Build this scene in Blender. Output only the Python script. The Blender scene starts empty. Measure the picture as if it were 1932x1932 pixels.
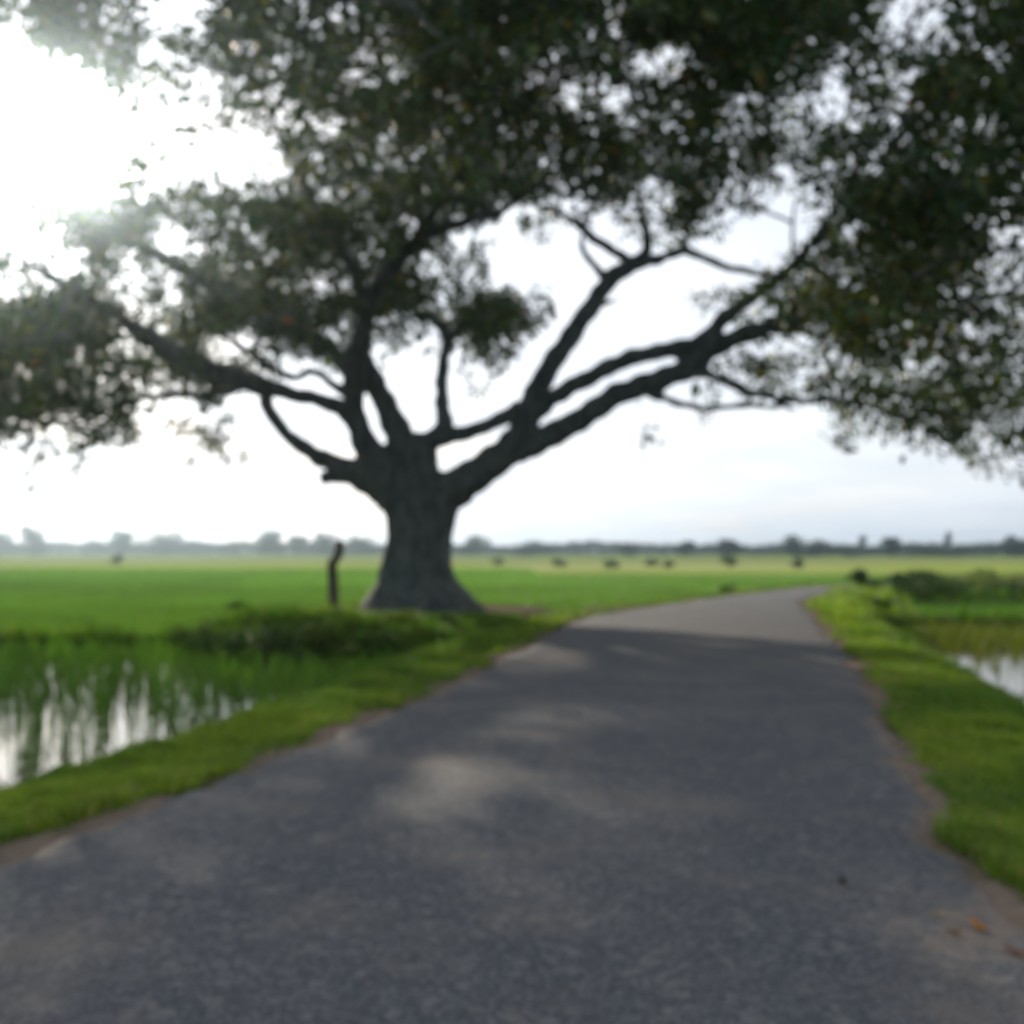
import bpy, math, random
import numpy as np
from mathutils import Vector, Matrix

rng = np.random.default_rng(11)
random.seed(11)
SC = bpy.context.scene
COL = SC.collection

# ------------------------------------------------------------------ camera
EYE = np.array([0.0, 0.0, 1.5])
F = 2030.0 / 1932.0                       # focal length / frame width
PITCH = math.atan((1040 - 966) / 2030.0)  # horizon at 1040 of 1932
FWD = np.array([0, math.cos(PITCH), math.sin(PITCH)])
UPV = np.array([0, -math.sin(PITCH), math.cos(PITCH)])
cam = bpy.data.cameras.new("camera")
cam.sensor_fit = 'HORIZONTAL'
cam.sensor_width = 36.0
cam.lens = 36.0 * F
cam.clip_start = 0.05
cam.clip_end = 4000
cam.dof.use_dof = True                    # the phone was focused far too close: the whole view is soft
cam.dof.focus_distance = 0.75
cam.dof.aperture_fstop = 5.5
cam_o = bpy.data.objects.new("camera", cam)
cam_o.location = EYE
cam_o.rotation_euler = (math.pi / 2 + PITCH, 0, 0)
COL.objects.link(cam_o)
SC.camera = cam_o

def ray(px, py):
    px = np.asarray(px, float); py = np.asarray(py, float)
    a = (px - 966) / 2030.0; b = (966 - py) / 2030.0
    d = FWD + b[..., None] * UPV
    d[..., 0] += a
    return d
def at_y(px, py, Y):
    d = ray(px, py); Y = np.asarray(Y, float)
    return EYE + d * (Y / d[..., 1])[..., None]
def to_px(P):
    q = np.asarray(P, float) - EYE
    w = q @ FWD
    return 966 + 2030 * q[..., 0] / w, 966 - 2030 * (q @ UPV) / w

# ------------------------------------------------------------------ sky and sun
sd = ray(90.0, 270.0); sd = sd / np.linalg.norm(sd)
SUN_EL = math.asin(sd[2]); SUN_AZ = math.atan2(sd[0], sd[1])
W = bpy.data.worlds.new("World"); SC.world = W; W.use_nodes = True
nt = W.node_tree; nt.nodes.clear()
def N(t, **k):
    n = nt.nodes.new(t)
    for a, b in k.items():
        setattr(n, a, b)
    return n
def mk_helpers(tree):
    def N(t, **k):
        n = tree.nodes.new(t)
        for a, b in k.items():
            setattr(n, a, b)
        return n
    def L(a, b): tree.links.new(a, b)
    def M(op, a, b=None, c=None, clamp=False):
        n = tree.nodes.new('ShaderNodeMath'); n.operation = op; n.use_clamp = clamp
        for i, v in enumerate((a, b, c)):
            if v is None: continue
            if isinstance(v, (int, float)): n.inputs[i].default_value = v
            else: tree.links.new(v, n.inputs[i])
        return n.outputs[0]
    def MIX(f, a, b, blend='MIX'):
        n = tree.nodes.new('ShaderNodeMix'); n.data_type = 'RGBA'; n.blend_type = blend
        for i, v in ((0, f), (6, a), (7, b)):
            if isinstance(v, (int, float)): n.inputs[i].default_value = v
            elif isinstance(v, tuple): n.inputs[i].default_value = (*v, 1)
            else: tree.links.new(v, n.inputs[i])
        return n.outputs[2]
    def RAMP(f, lo, hi):
        n = tree.nodes.new('ShaderNodeMapRange'); n.interpolation_type = 'SMOOTHSTEP'
        n.inputs[1].default_value = lo; n.inputs[2].default_value = hi
        tree.links.new(f, n.inputs[0]); return n.outputs[0]
    return N, L, M, MIX, RAMP
N, L, M, MIX, RAMP = mk_helpers(nt)
sky = N('ShaderNodeTexSky', sky_type='NISHITA', sun_disc=False)
sky.sun_elevation = SUN_EL; sky.sun_rotation = SUN_AZ
sky.air_density = 1.0; sky.dust_density = 2.0; sky.altitude = 20
bg_sky = N('ShaderNodeBackground'); bg_sky.inputs[1].default_value = 0.13
L(sky.outputs[0], bg_sky.inputs[0])
geo = N('ShaderNodeTexCoord')
sep = N('ShaderNodeSeparateXYZ'); L(geo.outputs['Generated'], sep.inputs[0])
zz = M('ADD', M('MAXIMUM', sep.outputs[2], 0.0), 0.14)
cmb = N('ShaderNodeCombineXYZ')
L(M('DIVIDE', sep.outputs[0], zz), cmb.inputs[0]); L(M('DIVIDE', sep.outputs[1], zz), cmb.inputs[1])
cl = N('ShaderNodeTexNoise'); cl.inputs['Scale'].default_value = 0.55; cl.inputs['Detail'].default_value = 5
cl.inputs['Roughness'].default_value = 0.55; cl.inputs['Distortion'].default_value = 0.4
L(cmb.outputs[0], cl.inputs['Vector'])
cl2 = N('ShaderNodeTexNoise'); cl2.inputs['Scale'].default_value = 1.1; cl2.inputs['Detail'].default_value = 5
L(cmb.outputs[0], cl2.inputs['Vector'])
dot = N('ShaderNodeVectorMath', operation='DOT_PRODUCT')
L(geo.outputs['Generated'], dot.inputs[0]); dot.inputs[1].default_value = tuple(sd)
dc = M('MAXIMUM', dot.outputs['Value'], 0.0)
aur = M('ADD', M('MULTIPLY', M('POWER', dc, 6.0), 0.55), M('MULTIPLY', M('POWER', dc, 60.0), 1.2))
aur = M('ADD', aur, M('MULTIPLY', M('POWER', dc, 900.0), 14.0))   # bright thin cloud in front of the sun
shade = MIX(RAMP(cl2.outputs[0], 0.35, 0.68), (0.71, 0.76, 0.84), (0.84, 0.87, 0.92))
bg_c = N('ShaderNodeBackground'); L(shade, bg_c.inputs[0])
CLOUD = 0.80
L(M('MULTIPLY', M('ADD', 0.92, aur), CLOUD), bg_c.inputs[1])
mixs = N('ShaderNodeMixShader')
L(M('MULTIPLY_ADD', RAMP(cl.outputs[0], 0.30, 0.55), 0.20, 0.77), mixs.inputs[0])
L(bg_sky.outputs[0], mixs.inputs[1]); L(bg_c.outputs[0], mixs.inputs[2])
out = N('ShaderNodeOutputWorld'); L(mixs.outputs[0], out.inputs[0])

sun = bpy.data.lights.new("sun", 'SUN'); sun.energy = 4.0; sun.angle = math.radians(0.8); sun.color = (1.0, 0.86, 0.68)
sun_o = bpy.data.objects.new("sun", sun); COL.objects.link(sun_o)
sun_o.location = (0, 0, 40)
sun_o.rotation_euler = Vector(sd).to_track_quat('Z', 'Y').to_euler()

SC.view_settings.view_transform = 'Standard'
SC.view_settings.look = 'None'
SC.view_settings.exposure = 0.6
SC.view_settings.gamma = 1.0
SC.render.engine = 'CYCLES'
SC.cycles.use_denoising = True
SC.cycles.max_bounces = 6
SC.cycles.diffuse_bounces = 3
SC.cycles.glossy_bounces = 3
SC.cycles.transmission_bounces = 4
SC.cycles.transparent_max_bounces = 6
SC.cycles.volume_bounces = 0
SC.cycles.caustics_reflective = False
SC.cycles.caustics_refractive = False

# ------------------------------------------------------------------ helpers
def mesh_obj(name, V, quads=None, tris=None, mat=None, parent=None, col=None, smooth=False, link=True):
    me = bpy.data.meshes.new(name)
    V = np.asarray(V, np.float32)
    nq = 0 if quads is None else len(quads); ntr = 0 if tris is None else len(tris)
    loops = []
    if nq: loops.append(np.asarray(quads, np.int32).ravel())
    if ntr: loops.append(np.asarray(tris, np.int32).ravel())
    loops = np.concatenate(loops)
    starts = np.concatenate([np.arange(nq) * 4, nq * 4 + np.arange(ntr) * 3]).astype(np.int32)
    me.vertices.add(len(V)); me.vertices.foreach_set("co", V.ravel())
    me.loops.add(len(loops)); me.loops.foreach_set("vertex_index", loops)
    me.polygons.add(nq + ntr); me.polygons.foreach_set("loop_start", starts)
    if smooth: me.polygons.foreach_set("use_smooth", np.ones(nq + ntr, bool))
    if col is not None:
        a = me.attributes.new("tint", 'FLOAT_COLOR', 'POINT')
        c = np.ones((len(V), 4), np.float32); c[:, :3] = col
        a.data.foreach_set("color", c.ravel())
    me.update(calc_edges=True)
    if mat: me.materials.append(mat)
    if not link: return me
    o = bpy.data.objects.new(name, me); COL.objects.link(o)
    if parent: o.parent = parent
    return o
def tag(o, label=None, cat=None, group=None, kind=None):
    if label: o['label'] = label
    if cat: o['category'] = cat
    if group: o['group'] = group
    if kind: o['kind'] = kind
    return o
def empty(name, loc, rz=0.0):
    o = bpy.data.objects.new(name, None); COL.objects.link(o)
    o.location = loc; o.rotation_euler = (0, 0, rz); o.empty_display_size = 0.3
    return o
def sstep(a, b, x):
    t = np.clip((np.asarray(x, float) - a) / (b - a), 0, 1); return t * t * (3 - 2 * t)
_ph = rng.uniform(0, 6.28, 40); _dir = rng.uniform(0, 6.28, 40)
def wob(x, y, scale, seed=0, n=6):
    """smooth pseudo-noise in about -1..1"""
    s = 0
    for i in range(n):
        k = (i + seed * 5) % 40
        f = (0.7 + 0.55 * i) / scale
        s = s + np.sin((x * math.cos(_dir[k]) + y * math.sin(_dir[k])) * f * 3.1 + _ph[k] + 1.3 * np.sin((y * math.cos(_dir[k]) - x * math.sin(_dir[k])) * f * 1.7 + _ph[(k + 7) % 40])) / (1 + 0.35 * i)
    return s / 3.2
def frames(A):
    """two unit vectors perpendicular to each row of A (unit)"""
    ref = np.where(np.abs(A[:, 2:3]) > 0.9, np.array([[1.0, 0, 0]]), np.array([[0, 0, 1.0]]))
    u = np.cross(A, ref); u /= np.linalg.norm(u, axis=1, keepdims=True)
    return u, np.cross(u, A)
def catmull(P, n):
    P = np.asarray(P, float)
    Q = np.vstack([2 * P[0] - P[1], P, 2 * P[-1] - P[-2]])
    outp = []
    for i in range(1, len(Q) - 2):
        t = np.linspace(0, 1, n, endpoint=False)[:, None]
        a, b, c, d = Q[i - 1], Q[i], Q[i + 1], Q[i + 2]
        outp.append(0.5 * ((2 * b) + (c - a) * t + (2 * a - 5 * b + 4 * c - d) * t ** 2 + (3 * b - a - 3 * c + d) * t ** 3))
    outp.append(P[-1:]); return np.vstack(outp)
def tube(P, R, sides=8, lobes=None, level=False):
    P = np.asarray(P, float); R = np.asarray(R, float)
    T = np.gradient(P, axis=0); T /= np.linalg.norm(T, axis=1, keepdims=True)
    if level: T[:] = (0, 0, 1.0)          # rings stay level, as for a stout trunk
    u = np.cross(T[0], [0, 0, 1.0] if abs(T[0][2]) < 0.9 else [1.0, 0, 0]); u /= np.linalg.norm(u)
    ang = np.linspace(0, 2 * math.pi, sides, endpoint=False)
    V = []
    for i in range(len(P)):
        u = u - T[i] * np.dot(u, T[i]); u /= np.linalg.norm(u)
        v = np.cross(T[i], u)
        r = R[i] * (1 + (lobes(i, ang) if lobes else 0))
        V.append(P[i] + np.outer(np.cos(ang) * r, u) + np.outer(np.sin(ang) * r, v))
    V = np.vstack(V); n = len(P); q = []
    for i in range(n - 1):
        a = i * sides + np.arange(sides); b = i * sides + (np.arange(sides) + 1) % sides
        q.append(np.stack([a, b, b + sides, a + sides], 1))
    V = np.vstack([V, P[:1], P[-1:]]); c0, c1 = len(V) - 2, len(V) - 1
    j = np.arange(sides); k = (j + 1) % sides
    t = np.vstack([np.stack([np.full(sides, c0), k, j], 1), np.stack([np.full(sides, c1), (n - 1) * sides + j, (n - 1) * sides + k], 1)])
    return V, np.vstack(q), t
def join(parts):
    V, Q, T, n = [], [], [], 0
    for v, q, t in parts:
        V.append(v); Q.append(q + n); T.append(t + n); n += len(v)
    return np.vstack(V), np.vstack(Q), np.vstack(T)
def leaves(C, D, Nn, Ln, Wd):
    """rhombic folded leaves: base C, direction D, normal Nn, length, width"""
    S = np.cross(D, Nn); S /= np.maximum(1e-6, np.linalg.norm(S, axis=1, keepdims=True))
    Nn = np.cross(S, D)
    Ln = Ln[:, None]; Wd = Wd[:, None]
    m = C + D * Ln * 0.45
    V = np.stack([C, m + S * Wd * 0.5 + Nn * Wd * 0.16, C + D * Ln - Nn * Ln * 0.06, m - S * Wd * 0.5 + Nn * Wd * 0.16], 1)
    n = len(C)
    return V.reshape(-1, 3), np.arange(n * 4).reshape(n, 4)
def blades(P, H, Wd, lean, az=None):
    """grass blades, 5 verts each (a quad and a tip triangle)"""
    n = len(P)
    az = rng.uniform(0, 6.283, n) if az is None else az
    d = np.stack([np.cos(az), np.sin(az), np.zeros(n)], 1)
    s = np.stack([-np.sin(az), np.cos(az), np.zeros(n)], 1)
    up = np.array([0, 0, 1.0]); H = H[:, None]; w = Wd[:, None] * 0.5; l = lean[:, None]
    m = P + up * H * 0.55 + d * l * 0.35 * H
    t = P + up * H * (1 - 0.25 * np.minimum(l, 1)) + d * l * H
    V = np.stack([P - s * w, P + s * w, m + s * w * 0.8, m - s * w * 0.8, t], 1).reshape(-1, 3)
    b = np.arange(n)[:, None] * 5
    return V, b + np.array([0, 1, 2, 3]), b + np.array([3, 2, 4])
def unit(a): return a / np.maximum(1e-9, np.linalg.norm(a, axis=-1, keepdims=True))
def tints(n, base, var=0.25, hue=0.12):
    k = 1 + rng.normal(0, var, (n, 1)); h = rng.normal(0, hue, (n, 1))
    return np.clip(np.array(base) * k * (1 + h * np.array([[1.4, 0.2, -0.6]])), 0.003, 0.9)

# ------------------------------------------------------------------ materials
def new_mat(name):
    m = bpy.data.materials.new(name); m.use_nodes = True
    m.node_tree.nodes.clear(); return m, mk_helpers(m.node_tree)
def leaf_mat(name, trans=0.35, rough=0.5, spec=0.3, tscale=(1.5, 1.35, 0.5)):
    m, (N, L, M, MIX, RAMP) = new_mat(name)
    a = N('ShaderNodeAttribute', attribute_name='tint')
    p = N('ShaderNodeBsdfPrincipled'); p.inputs['Roughness'].default_value = rough
    p.inputs['Specular IOR Level'].default_value = spec
    L(a.outputs[0], p.inputs['Base Color'])
    t = N('ShaderNodeBsdfTranslucent')
    L(MIX(1.0, a.outputs[0], tscale, 'MULTIPLY'), t.inputs[0])
    x = N('ShaderNodeMixShader'); x.inputs[0].default_value = trans
    L(p.outputs[0], x.inputs[1]); L(t.outputs[0], x.inputs[2])
    o = N('ShaderNodeOutputMaterial'); L(x.outputs[0], o.inputs[0]); return m
M_leaf = leaf_mat("crown_leaf", 0.32, 0.5, 0.2)
M_grass = leaf_mat("grass_blade", 0.40, 0.55, 0.2, (1.15, 1.5, 0.4))
M_far = leaf_mat("far_foliage", 0.06, 0.8, 0.05)

def bark_mat(name, c1, c2, scale=1.0):
    m, (N, L, M, MIX, RAMP) = new_mat(name)
    g = N('ShaderNodeTexCoord'); mp = N('ShaderNodeMapping'); mp.inputs['Scale'].default_value = (3.4 * scale, 3.4 * scale, 1.1 * scale)
    L(g.outputs['Object'], mp.inputs[0])
    n1 = N('ShaderNodeTexNoise'); n1.inputs['Scale'].default_value = 1.6; n1.inputs['Detail'].default_value = 8; L(mp.outputs[0], n1.inputs[0])
    n2 = N('ShaderNodeTexNoise'); n2.inputs['Scale'].default_value = 1.1 * scale; n2.inputs['Detail'].default_value = 4; L(g.outputs['Object'], n2.inputs[0])
    c = MIX(RAMP(n1.outputs[0], 0.35, 0.65), c1, c2)
    c = MIX(M('MULTIPLY', RAMP(n2.outputs[0], 0.5, 0.7), 0.5), c, (0.075, 0.088, 0.066))
    p = N('ShaderNodeBsdfPrincipled'); p.inputs['Roughness'].default_value = 0.9; p.inputs['Specular IOR Level'].default_value = 0.15
    L(c, p.inputs['Base Color'])
    b = N('ShaderNodeBump'); b.inputs['Strength'].default_value = 0.8; b.inputs['Distance'].default_value = 0.06
    L(n1.outputs[0], b.inputs['Height']); L(b.outputs[0], p.inputs['Normal'])
    o = N('ShaderNodeOutputMaterial'); L(p.outputs[0], o.inputs[0]); return m
M_bark = bark_mat("bark", (0.050, 0.064, 0.063), (0.105, 0.124, 0.119))  # lighter teal bark tone carries the veil of sun glare in its colour
M_wood = bark_mat("weathered_wood", (0.06, 0.052, 0.042), (0.14, 0.12, 0.095), 3.0)

def ground_mat():
    m, (N, L, M, MIX, RAMP) = new_mat("ground")
    a = N('ShaderNodeAttribute', attribute_name='tint')
    g = N('ShaderNodeTexCoord')
    n1 = N('ShaderNodeTexNoise'); n1.inputs['Scale'].default_value = 9; n1.inputs['Detail'].default_value = 8; L(g.outputs['Object'], n1.inputs[0])
    n2 = N('ShaderNodeTexNoise'); n2.inputs['Scale'].default_value = 0.15; n2.inputs['Detail'].default_value = 6; L(g.outputs['Object'], n2.inputs[0])
    c = MIX(0.75, a.outputs[0], MIX(n1.outputs[0], (0.45, 0.45, 0.45), (1.5, 1.5, 1.5)), 'MULTIPLY')
    c = MIX(0.6, c, MIX(n2.outputs[0], (0.6, 0.65, 0.6), (1.4, 1.35, 1.4)), 'MULTIPLY')
    p = N('ShaderNodeBsdfPrincipled'); p.inputs['Roughness'].default_value = 1.0; p.inputs['Specular IOR Level'].default_value = 0.0
    L(c, p.inputs['Base Color'])
    b = N('ShaderNodeBump'); b.inputs['Strength'].default_value = 0.7; b.inputs['Distance'].default_value = 0.03
    L(n1.outputs[0], b.inputs['Height']); L(b.outputs[0], p.inputs['Normal'])
    o = N('ShaderNodeOutputMaterial'); L(p.outputs[0], o.inputs[0]); return m
M_ground = ground_mat()

def road_mat():
    m, (N, L, M, MIX, RAMP) = new_mat("worn_asphalt")
    g = N('ShaderNodeTexCoord'); co = g.outputs['Object']
    v = N('ShaderNodeTexVoronoi'); v.inputs['Scale'].default_value = 48; L(co, v.inputs['Vector'])
    v2 = N('ShaderNodeTexVoronoi'); v2.inputs['Scale'].default_value = 21; L(co, v2.inputs['Vector'])
    n1 = N('ShaderNodeTexNoise'); n1.inputs['Scale'].default_value = 0.9; n1.inputs['Detail'].default_value = 7; n1.inputs['Roughness'].default_value = 0.6; L(co, n1.inputs[0])
    n2 = N('ShaderNodeTexNoise'); n2.inputs['Scale'].default_value = 7; n2.inputs['Detail'].default_value = 6; L(co, n2.inputs[0])
    sepc = N('ShaderNodeSeparateColor'); L(v.outputs['Color'], sepc.inputs[0])
    stone = MIX(sepc.outputs[0], (0.035, 0.042, 0.056), (0.116, 0.121, 0.132))
    stone = MIX(M('MULTIPLY', RAMP(v.outputs['Distance'], 0.25, 0.6), 0.7), stone, (0.034, 0.037, 0.042))
    sep2 = N('ShaderNodeSeparateColor'); L(v2.outputs['Color'], sep2.inputs[0])
    stone = MIX(M('MULTIPLY', RAMP(sep2.outputs[1], 0.82, 0.95), 0.25), stone, (0.20, 0.19, 0.175))
    c = MIX(M('MULTIPLY', RAMP(n1.outputs[0], 0.48, 0.72), 0.45), stone, (0.142, 0.118, 0.098))
    c = MIX(M('MULTIPLY', RAMP(n2.outputs[0], 0.55, 0.75), 0.25), c, (0.05, 0.053, 0.06))
    at = N('ShaderNodeAttribute', attribute_name='tint')
    dirt = M('ADD', at.outputs['Fac'], M('MULTIPLY', M('SUBTRACT', n2.outputs[0], 0.5), 0.9))
    n3 = N('ShaderNodeTexNoise'); n3.inputs['Scale'].default_value = 30; n3.inputs['Detail'].default_value = 5; L(co, n3.inputs[0])
    soil = MIX(n3.outputs[0], (0.085, 0.070, 0.060), (0.185, 0.150, 0.125))
    c = MIX(RAMP(dirt, 0.35, 0.8), c, soil)
    p = N('ShaderNodeBsdfPrincipled'); p.inputs['Roughness'].default_value = 0.85; p.inputs['Specular IOR Level'].default_value = 0.25
    L(c, p.inputs['Base Color'])
    b = N('ShaderNodeBump'); b.inputs['Strength'].default_value = 0.6; b.inputs['Distance'].default_value = 0.008
    h = M('ADD', M('MULTIPLY', v.outputs['Distance'], -1.0), M('MULTIPLY', n2.outputs[0], 1.2))
    L(h, b.inputs['Height']); L(b.outputs[0], p.inputs['Normal'])
    o = N('ShaderNodeOutputMaterial'); L(p.outputs[0], o.inputs[0]); return m
M_road = road_mat()

def water_mat():
    m, (N, L, M, MIX, RAMP) = new_mat("paddy_water")
    g = N('ShaderNodeTexCoord')
    n1 = N('ShaderNodeTexNoise'); n1.inputs['Scale'].default_value = 2.2; n1.inputs['Detail'].default_value = 3; L(g.outputs['Object'], n1.inputs[0])
    p = N('ShaderNodeBsdfPrincipled'); p.inputs['Base Color'].default_value = (0.085, 0.070, 0.052, 1)
    p.inputs['Roughness'].default_value = 0.04; p.inputs['IOR'].default_value = 1.38; p.inputs['Specular IOR Level'].default_value = 0.7
    b = N('ShaderNodeBump'); b.inputs['Strength'].default_value = 0.12; b.inputs['Distance'].default_value = 0.02
    L(n1.outputs[0], b.inputs['Height']); L(b.outputs[0], p.inputs['Normal'])
    o = N('ShaderNodeOutputMaterial'); L(p.outputs[0], o.inputs[0]); return m
M_water = water_mat()

# ------------------------------------------------------------------ road and terrain
PAIRS = [((-3.6, -8), (1.0, -8)), ((-3.1, 0), (1.6, 0)), ((-2.55, 4.6), (2.12, 4.6)), ((-2.07, 6.6), (2.42, 6.6)), ((-1.4, 9), (3.15, 9)),
         ((-0.68, 12), (3.95, 12)), ((0.0, 16), (4.9, 16)), ((0.84, 20.3), (5.9, 20.3)), ((1.73, 24.4), (6.95, 25)), ((3.2, 27.9), (7.75, 28.6)),
         ((6.06, 33.8), (8.75, 32.6)), ((9.4, 40), (10.5, 37.0)), ((12.6, 45.2), (12.8, 40.6)), ((16.2, 49.5), (16.4, 44.2)), ((22, 53.5), (22.5, 48)),
         ((34, 59), (34.5, 53.5)), ((60, 67), (60.5, 61.5))]
EL = catmull([p[0] for p in PAIRS], 24); ER = catmull([p[1] for p in PAIRS], 24)
def edge_wob(P, seed):
    k = np.arange(len(P)); d = np.gradient(P, axis=0); d = unit(d); nrm = np.stack([-d[:, 1], d[:, 0]], 1)
    return P + nrm * (0.10 * wob(P[:, 0], P[:, 1], 1.1, seed) + 0.10 * wob(P[:, 0], P[:, 1], 0.32, seed + 1))[:, None]
EL = edge_wob(EL, 1); ER = edge_wob(ER, 3)
POLY = np.vstack([EL, ER[::-1]])
def road_sd(x, y):
    """signed distance to the road edge (negative on the road), and +1 right / -1 left of it"""
    x = np.asarray(x, float).ravel(); y = np.asarray(y, float).ravel()
    s = np.full(len(x), 99.0); side = np.where(x > 2, 1.0, -1.0)
    near = np.where((y > -12) & (y < 75) & (np.abs(x) < 75))[0]
    for i in range(0, len(near), 20000):
        k = near[i:i + 20000]; P = np.stack([x[k], y[k]], 1)
        def dist(E):
            A = E[:-1]; B = E[1:] - A; bb = (B ** 2).sum(1)
            best = np.full(len(P), 1e9)
            for j in range(0, len(A), 64):
                a = A[j:j + 64]; b = B[j:j + 64]
                q = P[:, None] - a[None]
                t = np.clip((q * b).sum(2) / bb[j:j + 64], 0, 1)
                best = np.minimum(best, ((q - t[..., None] * b) ** 2).sum(2).min(1))
            return np.sqrt(best)
        dl, dr = dist(EL[::3]), dist(ER[::3])
        ins = np.zeros(len(P), bool); A = POLY[::3]; B = np.roll(A, -1, 0)
        for a, b in zip(A, B):
            c = (a[1] > P[:, 1]) != (b[1] > P[:, 1])
            if c.any():
                xi = (b[0] - a[0]) * (P[:, 1] - a[1]) / ((b[1] - a[1]) or 1e-9) + a[0]
                ins ^= c & (P[:, 0] < xi)
        d = np.minimum(dl, dr); s[k] = np.where(ins, -d, d); side[k] = np.where(dr < dl, 1.0, -1.0)
    return s, side
TREE = (-2.35, 27.6)
def seg_d(x, y, a, b):
    a = np.array(a, float); b = np.array(b, float) - a
    t = np.clip(((x - a[0]) * b[0] + (y - a[1]) * b[1]) / (b @ b), 0, 1)
    return np.hypot(x - a[0] - t * b[0], y - a[1] - t * b[1])
BASE = -0.52
WATER_Z = -0.43
def mound_f(x, y):
    e1 = np.hypot((x + 3.0) / 4.1, (y - 24.2) / 5.6)
    e2 = np.hypot((x - TREE[0]) / 4.2, (y - TREE[1]) / 3.6)
    return np.maximum(1 - sstep(0.72, 1.1, e1), 1 - sstep(0.7, 1.15, e2))
def bunds(x, y):
    d = [seg_d(x, y, (-6.0, 21.8), (-60, 21.0)), seg_d(x, y, (8.6, 26.3), (40, 28.2)), seg_d(x, y, (12.0, 35.5), (45, 38.5)),
         seg_d(x, y, (-60, 78), (5, 79)), seg_d(x, y, (5, 79), (20, 62))]
    return d
def height(x, y, s=None, side=None):
    shp = np.shape(x); x = np.ravel(np.asarray(x, float)); y = np.ravel(np.asarray(y, float))
    if s is None: s, side = road_sd(x, y)
    wide = np.where(side < 0, 2.15 + 0.35 * sstep(8, 14, y), 2.2 + 2.2 * sstep(24, 32, y) * (1 - sstep(36, 46, y)))
    wide = wide + 0.22 * wob(x, y, 1.8, 2)
    z = BASE + (0 - BASE) * (1 - sstep(0.45, 1.0, s / wide))
    z = np.maximum(z, BASE + 0.55 * mound_f(x, y))
    z = z + 0.24 * np.exp(-((x + 4.2) / 1.9) ** 2 - ((y - 21.3) / 1.9) ** 2) * sstep(0.6, 1.8, s)
    bd = bunds(x, y)
    z = np.maximum(z, BASE + 0.30 * (1 - sstep(0.15, 0.7, bd[0])))
    z = np.maximum(z, BASE + 0.34 * (1 - sstep(0.2, 0.8, bd[1])))
    z = np.maximum(z, BASE + 0.45 * (1 - sstep(0.4, 1.4, bd[2])))
    z = np.maximum(z, BASE + 0.22 * (1 - sstep(0.2, 0.8, np.minimum(bd[3], bd[4]))))
    rough = 0.03 * wob(x, y, 0.8, 4) + 0.025 * wob(x, y, 0.3, 5)
    z = z + rough * sstep(0.05, 0.4, s)
    z = np.where(s < 0.03, -0.05, z)
    return z.reshape(shp)

def axis(lo, hi, fine, flo, fhi, grow=1.14):
    a = list(np.arange(flo, fhi + 1e-6, fine)); st = fine
    while a[-1] < hi: st *= grow; a.append(min(hi, a[-1] + st))
    st = fine
    while a[0] > lo: st *= grow; a.insert(0, max(lo, a[0] - st))
    return np.array(a)
gx = axis(-900, 900, 0.16, -10, 16); gy = axis(-40, 1150, 0.16, 3, 44)
X, Y = np.meshgrid(gx, gy); xf, yf = X.ravel(), Y.ravel()
S, SIDE = road_sd(xf, yf)
Z = height(xf, yf, S, SIDE)
mf = mound_f(xf, yf)
soil_col = np.array([0.150, 0.118, 0.096]); turf = np.array([0.040, 0.062, 0.014]); mud = np.array([0.075, 0.062, 0.045])
col = np.tile(turf, (len(xf), 1))
low = sstep(-0.30, -0.46, Z)[:, None]; col = col * (1 - low) + mud * low
fld = np.array([0.110, 0.185, 0.045]); yel = np.array([0.215, 0.265, 0.060]); dry = np.array([0.150, 0.165, 0.080])
ff = (sstep(24, 34, yf) * sstep(1.5, 3, S))[:, None] * (1 - sstep(0.1, 0.5, mf))[:, None]; col = col * (1 - ff) + fld * ff
yv = yf + 6 * wob(xf, yf, 60, 6) + 0.03 * xf
f2 = sstep(92, 108, yv)[:, None]; col = col * (1 - f2) + yel * f2
f3 = (sstep(170, 200, yv) * (1 - sstep(300, 330, yv)))[:, None] * 0.7; col = col * (1 - f3) + dry * f3
f5 = (sstep(116, 124, yv) * (1 - sstep(150, 172, yv)) * sstep(-8, 4, xf) * (1 - sstep(34, 50, xf)))[:, None] * 0.7; col = col * (1 - f5) + np.array([0.29, 0.30, 0.15]) * f5
f4 = sstep(330, 360, yv)[:, None] * 0.6; col = col * (1 - f4) + fld * f4
dt = np.hypot((xf - TREE[0] - 0.9) / 3.6, (yf - TREE[1] + 0.1) / 2.3) + 0.25 * wob(xf, yf, 1.1, 7)
soil_m = 1 - sstep(0.65, 1.05, dt)
path = 1 - sstep(0.35, 0.9, seg_d(xf, yf, (-1, 27.2), (4.2, 28.6)) + 0.25 * wob(xf, yf, 0.7, 8))
shoulder = (1 - sstep(0.04, 0.24, S + 0.20 * wob(xf, yf, 1.3, 9))) * (S > -2)
soil_m = np.maximum(np.maximum(soil_m, path), shoulder)[:, None]
col = col * (1 - soil_m) + soil_col * soil_m
nx, ny = len(gx), len(gy)
ii = (np.arange(ny - 1)[:, None] * nx + np.arange(nx - 1)[None]).ravel()
g = mesh_obj("ground", np.stack([xf, yf, Z], 1), np.stack([ii, ii + 1, ii + nx + 1, ii + nx], 1), None, M_ground, col=col, smooth=True)
tag(g, kind='structure')

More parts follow.
